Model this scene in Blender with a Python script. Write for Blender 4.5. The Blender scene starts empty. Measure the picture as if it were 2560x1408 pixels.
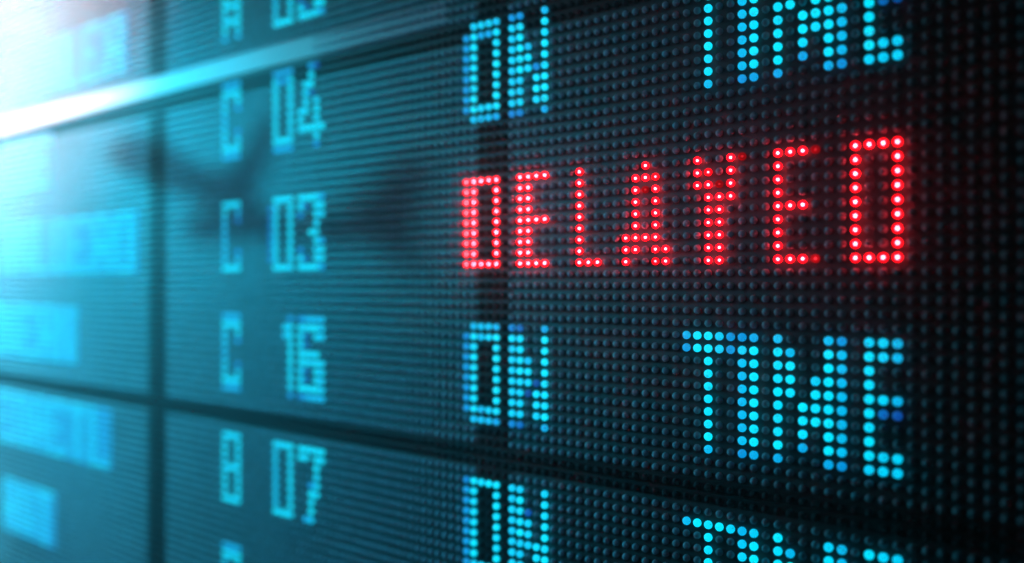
import bpy, math, random
import numpy as np
from mathutils import Vector

random.seed(7)
rng = np.random.default_rng(7)
S = 0.01                      # LED pitch: ten millimetres
SC = bpy.context.scene
COL = SC.collection

# ------------------------------------------------------------------ camera
cam_d = bpy.data.cameras.new("camera")
cam = bpy.data.objects.new("camera", cam_d)
COL.objects.link(cam)
SC.camera = cam
cam.location = (68.35 * S, -68.97 * S, -9.731 * S)
cam.rotation_euler = (math.pi / 2, 0, math.asin(0.6706))
cam_d.sensor_width = 36.0
cam_d.lens = 2484.2 / 2560 * 36.0
cam_d.shift_y = 0.0006
cam_d.clip_start = 0.02
cam_d.clip_end = 100
cam_d.dof.use_dof = True
cam_d.dof.focus_distance = 0.80
cam_d.dof.aperture_fstop = 1.5
cam_d.dof.aperture_blades = 0

# ------------------------------------------------------------------ world, exposure
w = bpy.data.worlds.new("World")
SC.world = w
w.use_nodes = True
w.node_tree.nodes["Background"].inputs[0].default_value = (0.25, 0.5, 0.8, 1)
w.node_tree.nodes["Background"].inputs[1].default_value = 0.002
SC.view_settings.view_transform = "Standard"
SC.view_settings.look = "None"
SC.view_settings.exposure = 0
SC.view_settings.gamma = 1
SC.cycles.use_denoising = True
SC.cycles.max_bounces = 6
SC.cycles.transparent_max_bounces = 12
SC.cycles.sample_clamp_indirect = 4


def P(k, r, out=0.0):
    """A point of the board: column k, row r, OUT pitches in front of the LED centres."""
    return Vector((k * S, -out * S, -r * S))


# ------------------------------------------------------------------ lamps
def aim(o, target):
    o.rotation_euler = (Vector(target) - o.location).to_track_quat("-Z", "Y").to_euler()


def area_lamp(name, loc, target, size, power, color, spread=math.pi):
    d = bpy.data.lights.new(name, "AREA")
    d.shape = "DISK"
    d.size = size
    d.energy = power
    d.color = color
    d.spread = spread
    o = bpy.data.objects.new(name, d)
    COL.objects.link(o)
    o.location = loc
    aim(o, target)
    return o


def spot_lamp(name, loc, target, power, color, angle, blend, radius):
    d = bpy.data.lights.new(name, "SPOT")
    d.energy = power
    d.color = color
    d.spot_size = angle
    d.spot_blend = blend
    d.shadow_soft_size = radius
    o = bpy.data.objects.new(name, d)
    COL.objects.link(o)
    o.location = loc
    aim(o, target)
    return o


KEY_AT = P(-220, -40, 110)


def lamp(name, at, to, rgb, angle, radius=0.03):
    p = max(rgb)
    spot_lamp(name, at, to, p * 10, tuple(c / p for c in rgb), math.radians(angle), 1.0, radius)


def sheen_lamp(name, k0, k1, r0, r1, out, color, power):
    """A broad unseen area lamp added to lay cyan sheen on the left panels."""
    o = area_lamp(name, P((k0 + k1) / 2, (r0 + r1) / 2, out), P((k0 + k1) / 2, (r0 + r1) / 2, 0), 1, power, color)
    o.data.shape = "RECTANGLE"
    o.data.size = (k1 - k0) * S
    o.data.size_y = (r1 - r0) * S


lamp("key_lamp", KEY_AT, P(-83, 2), (0.5, 43, 63), 35, 0.012)  # unseen key spot added to light the left panels and throw the shadow
lamp("veil_lamp", P(-60, -75, 25), P(-60, -25, 29), (0.1, 6, 11), 80)  # unseen spots added above the left side to light up the haze
lamp("veil_lamp", P(-100, -75, 15), P(-100, -25, 19), (3, 18, 20), 90)
lamp("veil_lamp", P(-110, -60, 14), P(-110, -10, 18), (5, 26, 36), 60)
lamp("glare_lamp", P(-140, -45, 8), P(-90, -20, 20), (0.4, 1.2, 1.2), 70, 0.02)
sheen_lamp("sheen_lamp", -275, -95, -85, 48, 62, (0.03, 0.62, 0.88), 12)  # added out of view to brighten the left plates
sheen_lamp("sheen_lamp", -290, -150, -110, 5, 64, (0.12, 0.80, 0.97), 20)
lamp("whitening_lamp", P(-110, -80, 140), P(-114, -56), (205, 58, 48), 51)  # reddish spot added to turn the cyan corner white
lamp("fill_lamp", P(34, -12, 95), P(-10, 6), (0.4, 0.95, 1.6), 60, 0.06)


# ------------------------------------------------------------------ materials
def mat(name):
    m = bpy.data.materials.new(name)
    m.use_nodes = True
    nt = m.node_tree
    nt.nodes.clear()
    out = nt.nodes.new("ShaderNodeOutputMaterial")
    return m, nt, out


def principled(name, color, rough, spec=0.5, metal=0.0, noise=0.0, vary=None, coat=0.0, milky=0.0):
    m, nt, out = mat(name)
    b = nt.nodes.new("ShaderNodeBsdfPrincipled")
    b.inputs["Base Color"].default_value = (*color, 1)
    b.inputs["Roughness"].default_value = rough
    b.inputs["Specular IOR Level"].default_value = spec
    b.inputs["Metallic"].default_value = metal
    b.inputs["Coat Weight"].default_value = coat
    b.inputs["Coat Roughness"].default_value = 0.2
    if milky:
        b.inputs["Subsurface Weight"].default_value = milky
        b.inputs["Subsurface Radius"].default_value = (1, 1, 1)
        b.inputs["Subsurface Scale"].default_value = 0.004
    if noise:
        tc = nt.nodes.new("ShaderNodeTexCoord")
        n = nt.nodes.new("ShaderNodeTexNoise")
        n.inputs["Scale"].default_value = 900
        n.inputs["Detail"].default_value = 4
        nt.links.new(tc.outputs["Object"], n.inputs["Vector"])
        mr = nt.nodes.new("ShaderNodeMapRange")
        mr.inputs["To Min"].default_value = max(0.02, rough - noise)
        mr.inputs["To Max"].default_value = rough + noise
        nt.links.new(n.outputs["Fac"], mr.inputs["Value"])
        nt.links.new(mr.outputs[0], b.inputs["Roughness"])
    if vary:
        if vary == "island":
            g = nt.nodes.new("ShaderNodeNewGeometry")
            src = g.outputs["Random Per Island"]
        else:
            g = nt.nodes.new("ShaderNodeObjectInfo")
            src = g.outputs["Random"]
        mr = nt.nodes.new("ShaderNodeMapRange")
        mr.inputs["To Min"].default_value = 0.82
        mr.inputs["To Max"].default_value = 1.15
        nt.links.new(src, mr.inputs["Value"])
        mx = nt.nodes.new("ShaderNodeVectorMath")
        mx.operation = "SCALE"
        mx.inputs[0].default_value = color
        nt.links.new(mr.outputs[0], mx.inputs["Scale"])
        nt.links.new(mx.outputs[0], b.inputs["Base Color"])
    nt.links.new(b.outputs[0], out.inputs[0])
    return m


LENS = (0.13, 0.18, 0.21)
DARK_LENS = (0.011, 0.014, 0.017)  # darker lens colour for the beads in the joint strips
M_PLATE = principled("black_face_plate", (0.003, 0.0036, 0.005), 0.56, 0.5, noise=0.06)
M_STRIP = principled("matt_black_strip", (0.004, 0.004, 0.005), 0.55, 0.14, noise=0.05)
M_RAIL = principled("pale_streak_rail", (0.22, 0.18, 0.18), 0.55, 0.3, noise=0.05)  # pale colour for the added rail that imitates a reflected streak
M_BACK = principled("dark_cabinet", (0.03, 0.03, 0.033), 0.6, 0.4)
M_OFF = principled("unlit_lens", LENS, 0.75, 0.06, vary="object", milky=1.0)
M_OFF_I = principled("unlit_lens_field", LENS, 0.75, 0.06, vary="island", milky=1.0)
M_DIM = principled("dark_lens", DARK_LENS, 0.75, 0.05, vary="object", milky=1.0)
M_DIM_I = principled("dark_lens_field", DARK_LENS, 0.75, 0.05, vary="island", milky=1.0)
M_DARK = principled("dark_cutout", (0.02, 0.02, 0.02), 0.6)


def glow_attr(nt):
    a = nt.nodes.new("ShaderNodeAttribute")
    a.attribute_type = "OBJECT"
    a.attribute_name = "glow"
    return a.outputs["Fac"]


def math_node(nt, op, a, b):
    n = nt.nodes.new("ShaderNodeMath")
    n.operation = op
    for i, v in enumerate((a, b)):
        if isinstance(v, (int, float)):
            n.inputs[i].default_value = v
        else:
            nt.links.new(v, n.inputs[i])
    return n.outputs[0]


def blue_led():
    m, nt, out = mat("lit_blue_lens")
    g = glow_attr(nt)
    c = nt.nodes.new("ShaderNodeCombineXYZ")
    c.inputs[0].default_value = 0.0
    nt.links.new(math_node(nt, "MULTIPLY", math_node(nt, "POWER", g, 2.0), 0.8), c.inputs[1])
    nt.links.new(math_node(nt, "MULTIPLY", math_node(nt, "POWER", g, 0.9), 1.1), c.inputs[2])
    e = nt.nodes.new("ShaderNodeEmission")
    nt.links.new(c.outputs[0], e.inputs[0])
    d = nt.nodes.new("ShaderNodeBsdfDiffuse")
    d.inputs[0].default_value = (*LENS, 1)
    a = nt.nodes.new("ShaderNodeAddShader")
    nt.links.new(e.outputs[0], a.inputs[0])
    nt.links.new(d.outputs[0], a.inputs[1])
    nt.links.new(a.outputs[0], out.inputs[0])
    return m


def red_lens():
    m, nt, out = mat("lit_red_lens")
    g = glow_attr(nt)
    t = nt.nodes.new("ShaderNodeBsdfTransparent")
    t.inputs[0].default_value = (1.0, 0.2, 0.25, 1)
    e = nt.nodes.new("ShaderNodeEmission")
    e.inputs[0].default_value = (1.0, 0.003, 0.011, 1)
    nt.links.new(math_node(nt, "MULTIPLY", math_node(nt, "POWER", g, 1.8), RED_SHELL), e.inputs[1])
    a = nt.nodes.new("ShaderNodeAddShader")
    nt.links.new(t.outputs[0], a.inputs[0])
    nt.links.new(e.outputs[0], a.inputs[1])
    nt.links.new(a.outputs[0], out.inputs[0])
    return m


def red_die(name, color, power, through):
    m, nt, out = mat(name)
    g = glow_attr(nt)
    e = nt.nodes.new("ShaderNodeEmission")
    e.inputs[0].default_value = (*color, 1)
    nt.links.new(math_node(nt, "MULTIPLY", math_node(nt, "POWER", g, 3.2), power), e.inputs[1])
    t = nt.nodes.new("ShaderNodeBsdfTransparent")
    t.inputs[0].default_value = (through, through, through, 1)
    a = nt.nodes.new("ShaderNodeAddShader")
    nt.links.new(t.outputs[0], a.inputs[0])
    nt.links.new(e.outputs[0], a.inputs[1])
    nt.links.new(a.outputs[0], out.inputs[0])
    return m


RED_SHELL = 2.2
M_BLUE, M_RED = blue_led(), red_lens()
M_DIE = red_die("red_die", (1.0, 0.22, 0.26), 80.0, 0.3)
M_HALO = red_die("red_die_cup", (1.0, 0.06, 0.10), 1.8, 0.9)

# ------------------------------------------------------------------ meshes
R_LED = 0.345 * S
FRONT = 0.33 * S


def ball(radius, seg, rings, back=1.0):
    """Vertices and faces of a ball whose pole points at the viewer's side (-y); BACK < 1 leaves the hidden rear off."""
    vs, fs = [(0, -radius, 0)], []
    n = rings if back >= 1 else int(round(rings * back))
    last = n if back < 1 else n - 1
    for i in range(1, last + 1):
        t = math.pi * i / rings
        for j in range(seg):
            p = 2 * math.pi * j / seg
            vs.append((radius * math.sin(t) * math.cos(p), -radius * math.cos(t), radius * math.sin(t) * math.sin(p)))
    for j in range(seg):
        fs.append((0, 1 + j, 1 + (j + 1) % seg))
    for i in range(last - 1):
        for j in range(seg):
            a, b = 1 + i * seg + j, 1 + i * seg + (j + 1) % seg
            fs.append((a, a + seg, b + seg, b))
    if back >= 1:
        vs.append((0, radius, 0))
        q = 1 + (last - 1) * seg
        for j in range(seg):
            fs.append((q + j, len(vs) - 1, q + (j + 1) % seg))
    return vs, fs


def mesh(name, vs, fs, mats, smooth=True, slots=None):
    me = bpy.data.meshes.new(name)
    me.from_pydata(vs, [], fs)
    for m in mats:
        me.materials.append(m)
    if smooth:
        me.polygons.foreach_set("use_smooth", [True] * len(me.polygons))
    if slots is not None:
        me.polygons.foreach_set("material_index", slots)
    me.update()
    return me


R_OFF = 0.305 * S
v0, f0 = ball(R_OFF, 14, 8)
v1, f1 = ball(R_LED, 14, 8)
ME_OFF = mesh("led", v0, f0, [M_OFF])
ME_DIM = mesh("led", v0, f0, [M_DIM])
ME_BLUE = mesh("led", v1, f1, [M_BLUE])
v2, f2 = ball(R_LED * 0.26, 10, 6)
vr, fr_ = ball(R_LED * 0.93, 14, 8)
v3, f3 = ball(R_LED * 0.55, 12, 7)
n1, n2 = len(v1), len(v1) + len(v2)
ME_RED = mesh("led", vr + v2 + v3, fr_ + [tuple(i + n1 for i in f) for f in f2] + [tuple(i + n2 for i in f) for f in f3],
              [M_RED, M_DIE, M_HALO], slots=[0] * len(f1) + [1] * len(f2) + [2] * len(f3))
vh, fh = ball(R_OFF, 10, 7)
VH = np.array(vh)
FH3 = [f for f in fh if len(f) == 3]
FH4 = [f for f in fh if len(f) == 4]


def link(o, parent=None):
    COL.objects.link(o)
    if parent is not None:
        o.parent = parent
    return o


def box(name, x0, x1, z0, z1, y0, y1, m, parent=None, bevel=0.0):
    """A bevelled box in metres; z0 < z1, y0 is the front."""
    b = bevel
    vs, fs = [], []
    if b:
        for (yy, ins) in ((y0, b), (y0 + b, 0), (y1, 0)):
            vs += [(x0 + ins, yy, z0 + ins), (x1 - ins, yy, z0 + ins), (x1 - ins, yy, z1 - ins), (x0 + ins, yy, z1 - ins)]
        fs = [(0, 1, 2, 3), (11, 10, 9, 8)]
        for l in (0, 4):
            for j in range(4):
                fs.append((l + j, l + 4 + j, l + 4 + (j + 1) % 4, l + (j + 1) % 4))
    else:
        vs = [(x0, y0, z0), (x1, y0, z0), (x1, y0, z1), (x0, y0, z1), (x0, y1, z0), (x1, y1, z0), (x1, y1, z1), (x0, y1, z1)]
        fs = [(0, 1, 2, 3), (7, 6, 5, 4)] + [(j, j + 4, (j + 1) % 4 + 4, (j + 1) % 4) for j in range(4)]
    o = bpy.data.objects.new(name, mesh(name, vs, fs, [m], smooth=False))
    return link(o, parent)


# ------------------------------------------------------------------ what the board shows
FULL = 1.0


def cells(rows, k0, r0):
    """Rows of digits 0..9 and '#': a digit is tenths of full glow, '#' full, '.' dark."""
    out = {}
    for i, s in enumerate(rows):
        for j, ch in enumerate(s):
            if ch in ". ":
                continue
            out[(k0 + j, r0 + i)] = FULL if ch == "#" else int(ch) / 10
    return out


TXT = []     # (name, label, colour, {cell: glow})


def put(name, label, colour, rows, k0, r0):
    TXT.append((name, label, colour, cells(rows, k0, r0)))


def red(letter, rows, k0):
    put("letter", f"red letter {letter}", "red", rows, k0, 0)


red("D", ["8####"] + ["8#..#"] * 7 + ["8####"], 0)
red("E", ["####", "##..", "##..", "##..", "####", "##..", "##..", "##..", "####"], 7)
red("L", ["#.."] * 8 + ["###"], 14)
red("A", ["..#..", ".##7.", ".#2#.", ".#.#.", ".#.#.", ".#.#.", "####.", "##.##", "#..7#"], 19)
red("Y", ["#..#2", "#7.#.", "##2#.", ".###."] + [".##.."] * 5, 26)
red("E", ["###2", "#...", "#...", "#...", "###.", "#...", "#...", "#...", "###3"], 33)
red("D", ["####"] + ["#..#"] * 7 + ["####"], 39)

O10 = [".9998", "6#77#"] + ["6#..#"] * 6 + ["6#99#", ".8887"]
O10B = [".8887", "5#89#"] + ["6#..#"] * 6 + ["6#89#", ".8887"]
N10 = ["66..8", "9#..#", "9#..#", "9#8.#", "9##.#", "9#95#", "99.##", "99.##", "99.9#", "55..7"]
N10B = ["54..7", "##..#", "9#..#", "9#8.#", "9##.#", "9992#", "992##", "99.##", "99.9#", "54..7"]
put("letter", "blue letter O of the top ON", "blue", O10, 0, -15)
put("letter", "blue letter N of the top ON", "blue", N10, 6, -15)
put("letter", "blue letter O of the middle ON", "blue", O10B, 0, 14)
put("letter", "blue letter N of the middle ON", "blue", N10B, 6, 14)
put("letter", "blue letter O of the bottom ON", "blue", ["5####"] + ["6#..#"] * 7 + ["699##"], 0, 29)
put("letter", "blue letter N of the bottom ON", "blue",
    ["99..9", "9#..#", "9#3.#", "9#9.#", "9#9.#", "999##", "99.##", "99.9#", "99.9#"], 6, 29)

T10 = ["7##96", "6##96"] + ["..#.."] * 7 + ["..8.."]
I10 = ["67", "9#"] + ["8#"] * 7 + ["67"]
M10 = ["8...86", "#8..#8", "##..#8", "##.9#8", "##.##8", "#.###8", "#.###8", "#.#.#8", "#.7.#8", "7...76"]
E10 = ["998", "#98", "#..", "#..", "#98", "#43", "#..", "#..", "#99", "999"]
for r0, word in ((-15, "top"), (14, "middle")):
    for ch, rows, k0 in (("T", T10, 25), ("I", I10, 30), ("M", M10, 33), ("E", E10, 40)):
        put("letter", f"blue letter {ch} of the {word} TIME", "blue", rows, k0, r0)
for ch, rows, k0 in (("T", ["8###9"] + ["..#.."] * 8, 25), ("I", ["89"] + ["9#"] * 8, 30),
                     ("M", ["#...98", "#8..#8", "##.8#8", "##.##8", "#.###8", "#.###8", "#.#.#8", "#.8.#8", "#...#8"], 33),
                     ("E", ["#99", "#98", "#..", "#..", "###", "#..", "#..", "#99", "###"], 40)):
    put("letter", f"blue letter {ch} of the bottom TIME", "blue", rows, k0, 29)

# gate numbers and letters
ZERO9 = ["####"] + ["9..#"] * 7 + ["####"]
THREE = ["####7", "#3.##", "5..#9", "...#.", "..##.", "...#7", "5..##", "#3.##", "####7"]
C9 = ["####", "#..8", "8..5", "8...", "8...", "8...", "8..5", "8..8", "####"]
C10 = ["7777", "####", "9..#", "9..6", "8...", "8...", "9..5", "9..9", "####", "7777"]
put("digit", "blue digit 0 of 04", "blue", ["7777", "#66#"] + ["#..#"] * 6 + ["####", "7777"], -32, -15)
put("digit", "blue digit 4 of 04", "blue",
    ["..73.", "..#..", ".##..", ".#3..", ".#.#.", "##.#.", "#..#.", "#####", "...#.", "...6."], -27, -15)
put("digit", "blue digit 0 of 03", "blue", [".####"] + ["4#..#"] * 7 + [".####"], -33, 0)
put("digit", "blue digit 3 of 03", "blue", THREE, -27, 0)
put("digit", "blue digit 1 of 16", "blue", [".6", "9#", "9#"] + [".#"] * 6 + [".6"], -30, 14)
put("digit", "blue digit 6 of 16", "blue",
    ["57888", "####9", "#3.#9", "#3...", "####.", "##9#9", "#3.#9", "#3.#9", "####9", "57888"], -27, 14)
put("digit", "blue digit 0 of 07", "blue", ZERO9, -32, 29)
put("digit", "blue digit 7 of 07", "blue",
    ["#####", "##.##", "...#.", "...#.", "..6#.", "..##.", "..#..", "..#..", ".79.."], -27, 29)
put("digit", "blue digit 0 at the top", "blue", ZERO9, -32, -29)
put("digit", "blue digit 3 at the top", "blue", THREE, -27, -29)
put("letter", "blue letter A at the top", "blue",
    [".##.", "#..#", "#..#", "#..#", "####", "#..#", "####", "#..#", "8..8"], -43, -29)
put("letter", "blue letter C before 04", "blue", C10, -43, -15)
put("letter", "blue letter C before 03", "blue", C9, -43, 0)
put("letter", "blue letter C before 16", "blue", C10, -43, 14)
put("letter", "blue letter B before 07", "blue",
    ["####", "#..#", "#..#", "#..#", "####", "#..#", "#..#", "#..#", "####"], -43, 29)
put("letter", "blue letter C at the bottom", "blue", C10, -43, 43)

# far off, blurred past reading: the ends of the destination column
GL = [["999999", "98..89", "9.....", "9.....", "9999..", "9.....", "9.....", "98..89", "999999"],
      ["98..89", "998.89", "998.89", "989.89", "989.89", "98.989", "98.999", "98.899", "98..89"],
      ["899998", "99..99", "99..99", "99..99", "99..99", "99..99", "99..99", "99..99", "899998"],
      ["99....", "99....", "99....", "99....", "99....", "99....", "99....", "99...8", "999999"],
      [".9999.", "99..99", "99..99", "99..99", "999999", "999999", "99..99", "99..99", "99..99"],
      ["999999", ".9999.", "..99..", "..99..", "..99..", "..99..", "..99..", "..99..", "..99.."]]
for end, r0, seq in ((-67, 0, (2, 4, 0, 2, 3, 1, 4)), (-86, 14, (1, 4, 0, 1, 2)), (-75, 29, (3, 5, 0, 4, 2, 0)),
                     (-94, 44, (5, 1, 4)), (-95, -14, (0, 2, 4)), (-70, -29, (4, 0, 3, 1, 5, 0))):
    k = end - 5
    for q in seq:
        put("letter", "", "blue", [row.replace(".", "7" if r0 < -20 else "6").replace("9", "#" if r0 < -20 else "9") + "6" for row in GL[q]], k, r0)
        k -= 7

LIT = {}
for i, t in enumerate(TXT):
    for c in t[3]:
        LIT[c] = i

# ------------------------------------------------------------------ the nine display panels
KB = [-123.6, -60.05, 3.5, 67.05]
RB = [-56.15, -14.85, 26.45, 67.75]
VS, HS = 2.1, 0.92           # half widths of the dark joint strips
LABELS = {
    (0, 0): "display panel under the white glare, at the top left corner, its blue writing blurred",
    (0, 1): "display panel with two blurred blue lines and the left part of a dark shadow",
    (0, 2): "display panel with blurred blue lines below the lower dark joint, no gate numbers",
    (1, 0): "display panel showing a blue A and cut-off digits above the bright streak",
    (1, 1): "display panel showing the blue gate numbers C 04, C 03 and C 16",
    (1, 2): "display panel showing the blue gate number 07 below the lower dark joint",
    (2, 0): "unlit display panel above the top ON, only its lower edge in view",
    (2, 1): "display panel carrying most of the red word DELAYED between two blue TIME words",
    (2, 2): "display panel below the lower dark joint with the bottom blue TIME cut off",
}


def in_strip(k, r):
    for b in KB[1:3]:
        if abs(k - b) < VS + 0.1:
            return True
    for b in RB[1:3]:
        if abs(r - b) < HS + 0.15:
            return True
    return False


def led_at(name, me, k, r, parent, glow=None):
    o = bpy.data.objects.new(name, me)
    o.location = P(k, r)
    if glow is not None:
        o["glow"] = float(glow)
    link(o, parent)
    return o


def field(name, pts, m, parent):
    n, nv = len(pts), len(VH)
    if not n:
        return
    off = np.array([tuple(P(k, r)) for k, r in pts])
    co = (VH[None] + off[:, None]).reshape(-1, 3)
    base = (np.arange(n) * nv)[:, None, None]
    t3 = (np.array(FH3)[None] + base).reshape(-1)
    t4 = (np.array(FH4)[None] + base).reshape(-1)
    me = bpy.data.meshes.new(name)
    me.vertices.add(len(co))
    me.vertices.foreach_set("co", co.ravel())
    me.loops.add(len(t3) + len(t4))
    me.loops.foreach_set("vertex_index", np.concatenate([t3, t4]))
    n3, n4 = len(t3) // 3, len(t4) // 4
    me.polygons.add(n3 + n4)
    me.polygons.foreach_set("loop_start", np.concatenate([np.arange(n3) * 3, len(t3) + np.arange(n4) * 4]))
    me.update(calc_edges=True)
    me.polygons.foreach_set("use_smooth", [True] * (n3 + n4))
    me.materials.append(m)
    me.update()
    o = bpy.data.objects.new(name, me)
    o["kind"] = "stuff"
    link(o, parent)


def rail(x0, x1, xt, parent):
    """A pale rail made up for a streak of reflected light; from XT on it tapers back into the face plate and the beads stand out of it."""
    z0, z1 = 15.95 * S, 18.55 * S
    yf, yb, bv = FRONT - 0.7 * S, FRONT + 0.25 * S, 0.0011
    secs = [(x0, yf)] + ([(xt, yf), (x1, FRONT - 0.02 * S)] if xt is not None else [(x1, yf)])
    vs, fs = [], []
    for x, y in secs:
        e = min(bv, max(0.0, (yb - y) * 0.4))
        vs += [(x, yb, z0), (x, y + e, z0), (x, y, z0 + e), (x, y, z1 - e), (x, y + e, z1), (x, yb, z1)]
    for i in range(len(secs) - 1):
        a = i * 6
        for j in range(6):
            q = (j + 1) % 6
            fs.append((a + j, a + q, a + 6 + q, a + 6 + j))
    fs += [tuple(reversed(range(6))), tuple(range(len(vs) - 6, len(vs)))]
    link(bpy.data.objects.new("edge_rail", mesh("edge_rail", vs, fs, [M_RAIL], smooth=False)), parent)


PANEL = {}
J = 0.03 * S
for ci in range(3):
    for ri in range(3):
        root = bpy.data.objects.new("display_panel", None)
        link(root)
        root["label"] = LABELS[(ci, ri)]
        root["category"] = "display panel"
        root["group"] = "LED panels of the departure board"
        PANEL[(ci, ri)] = root
        x0, x1 = KB[ci] * S + J, KB[ci + 1] * S - J
        z0, z1 = -RB[ri + 1] * S + J, -RB[ri] * S - J
        box("face_plate", x0, x1, z0, z1, FRONT, FRONT + 1.6 * S, M_PLATE, root)
        box("cabinet", x0 + 0.02, x1 - 0.02, z0 + 0.02, z1 - 0.02, FRONT + 1.6 * S, FRONT + 9 * S, M_BACK, root)
        y0, y1 = FRONT - 0.06 * S, FRONT + 0.3 * S
        xa = x0 + VS * S if ci > 0 else x0
        xb = x1 - VS * S if ci < 2 else x1
        if ci > 0:
            box("joint_strip", x0, xa - 0.0002, z0, z1, y0, y1, M_STRIP, root, 0.0003)
        if ci < 2:
            box("joint_strip", xb + 0.0002, x1, z0, z1, y0, y1, M_STRIP, root, 0.0003)
        if ri > 0:
            box("joint_strip", xa, xb, z1 - HS * S, z1, y0, y1, M_STRIP, root, 0.0003)
        if ri < 2:
            box("joint_strip", xa, xb, z0, z0 + HS * S, y0, y1, M_STRIP, root, 0.0003)
        if ri == 0 and ci < 2:
            rail(x0, x1 if ci == 0 else -3 * S, -34 * S if ci else None, root)


def panel_of(k, r):
    ci = 0 if k < KB[1] else 1 if k < KB[2] else 2
    ri = 0 if r < RB[1] else 1 if r < RB[2] else 2
    return ci, ri


def first_share(cs):
    n = {}
    for c in cs:
        n[panel_of(*c)] = n.get(panel_of(*c), 0) + 1
    return max(n, key=n.get)


for name, label, colour, cs in TXT:
    pk = first_share(cs)
    e = bpy.data.objects.new(name, None)
    link(e, PANEL[pk])
    if label:
        e["label"] = label
    for (k, r), g in cs.items():
        gg = g * (1 + rng.uniform(-0.04, 0.04)) if g < 1 else g * (1 + rng.uniform(-0.03, 0.05))
        led_at("led", ME_RED if colour == "red" else ME_BLUE, k, r, e, gg)

CAMP = Vector(cam.location)
todo = {pk: [] for pk in PANEL}
for k in range(-123, 67):
    for r in range(-56, 68):
        if (k, r) in LIT:
            continue
        pk = panel_of(k, r)
        # leave out what lies well outside the frame
        if pk[1] == 0 and pk[0] < 2 and -18.8 < r < -15.8 and k < -24:
            continue          # the rail sits here
        if pk[0] == 2 and (r < -20 or r > 40 or k > 56):
            continue
        todo[pk].append((k, r))
for pk, pts in todo.items():
    root = PANEL[pk]
    single = []
    if pk[0] > 0:
        pts.sort(key=lambda c: (P(*c) - CAMP).length)
        vis = [c for c in pts if c[0] < 51]
        single = vis[:290]
        ss = set(single)
        pts = [c for c in pts if c not in ss]
    for (k, r) in single:
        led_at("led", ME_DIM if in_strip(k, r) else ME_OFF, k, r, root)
    field("led_field", [c for c in pts if not in_strip(*c)], M_OFF_I, root)
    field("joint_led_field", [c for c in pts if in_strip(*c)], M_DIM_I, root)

# ------------------------------------------------------------------ unseen cutout added to throw a shadow on the board
AL, BE, A_, B_, C_, D_ = 3.90460004e-02, -2.69954401e-04, 45.5259456, 0.396260624, 17.8196587, -0.190480671


def on_board(x, y):
    k = (x * AL - A_) / (B_ - x * BE)
    return k, y * (AL + BE * k) - C_ - D_ * k


OUT1 = [(255, 390), (290, 350), (350, 335), (410, 352), (470, 400), (530, 425), (580, 405), (620, 350), (660, 285),
        (700, 300), (668, 390), (640, 450), (640, 520), (720, 545), (840, 525), (900, 470), (960, 415), (1035, 372),
        (1075, 395), (1050, 480), (1040, 560), (1030, 640), (1000, 700), (975, 640), (930, 605), (820, 606), (700, 596),
        (560, 604), (480, 606), (440, 570), (470, 535), (520, 515), (450, 495), (380, 465), (300, 430)]
SH = 0.62


def shadow_maker():
    pts = [P(*on_board(x, y)) for x, y in OUT1]
    cen = sum(pts, Vector()) / len(pts)
    org = cen.lerp(KEY_AT, SH)
    n = len(pts)
    dirv = (KEY_AT - cen).normalized()
    fr = [p.lerp(KEY_AT, SH) - org for p in pts]
    vs = [tuple(p) for p in fr] + [tuple(p + dirv * 0.012) for p in fr]
    fs = [tuple(range(n)), tuple(reversed(range(n, 2 * n)))] + [(i, i + n, (i + 1) % n + n, (i + 1) % n) for i in range(n)]
    o = bpy.data.objects.new("hanging_sculpture", mesh("hanging_sculpture", vs, fs, [M_DARK], smooth=False))
    o.location = org
    o["label"] = "unseen dark cutout added to cast a soft shadow across the display panels"
    o["category"] = "cutout"
    link(o)


shadow_maker()

# ------------------------------------------------------------------ the hazy air
m, nt, out = mat("hazy_air")
v = nt.nodes.new("ShaderNodeVolumePrincipled")
v.inputs["Color"].default_value = (0.95, 0.97, 1.0, 1)
v.inputs["Density"].default_value = 0.075
v.inputs["Anisotropy"].default_value = 0.75
nt.links.new(v.outputs[0], out.inputs["Volume"])
hz = box("haze", -2.6, 1.6, -1.8, 2.2, -2.4, 0.3, m)
hz["kind"] = "stuff"
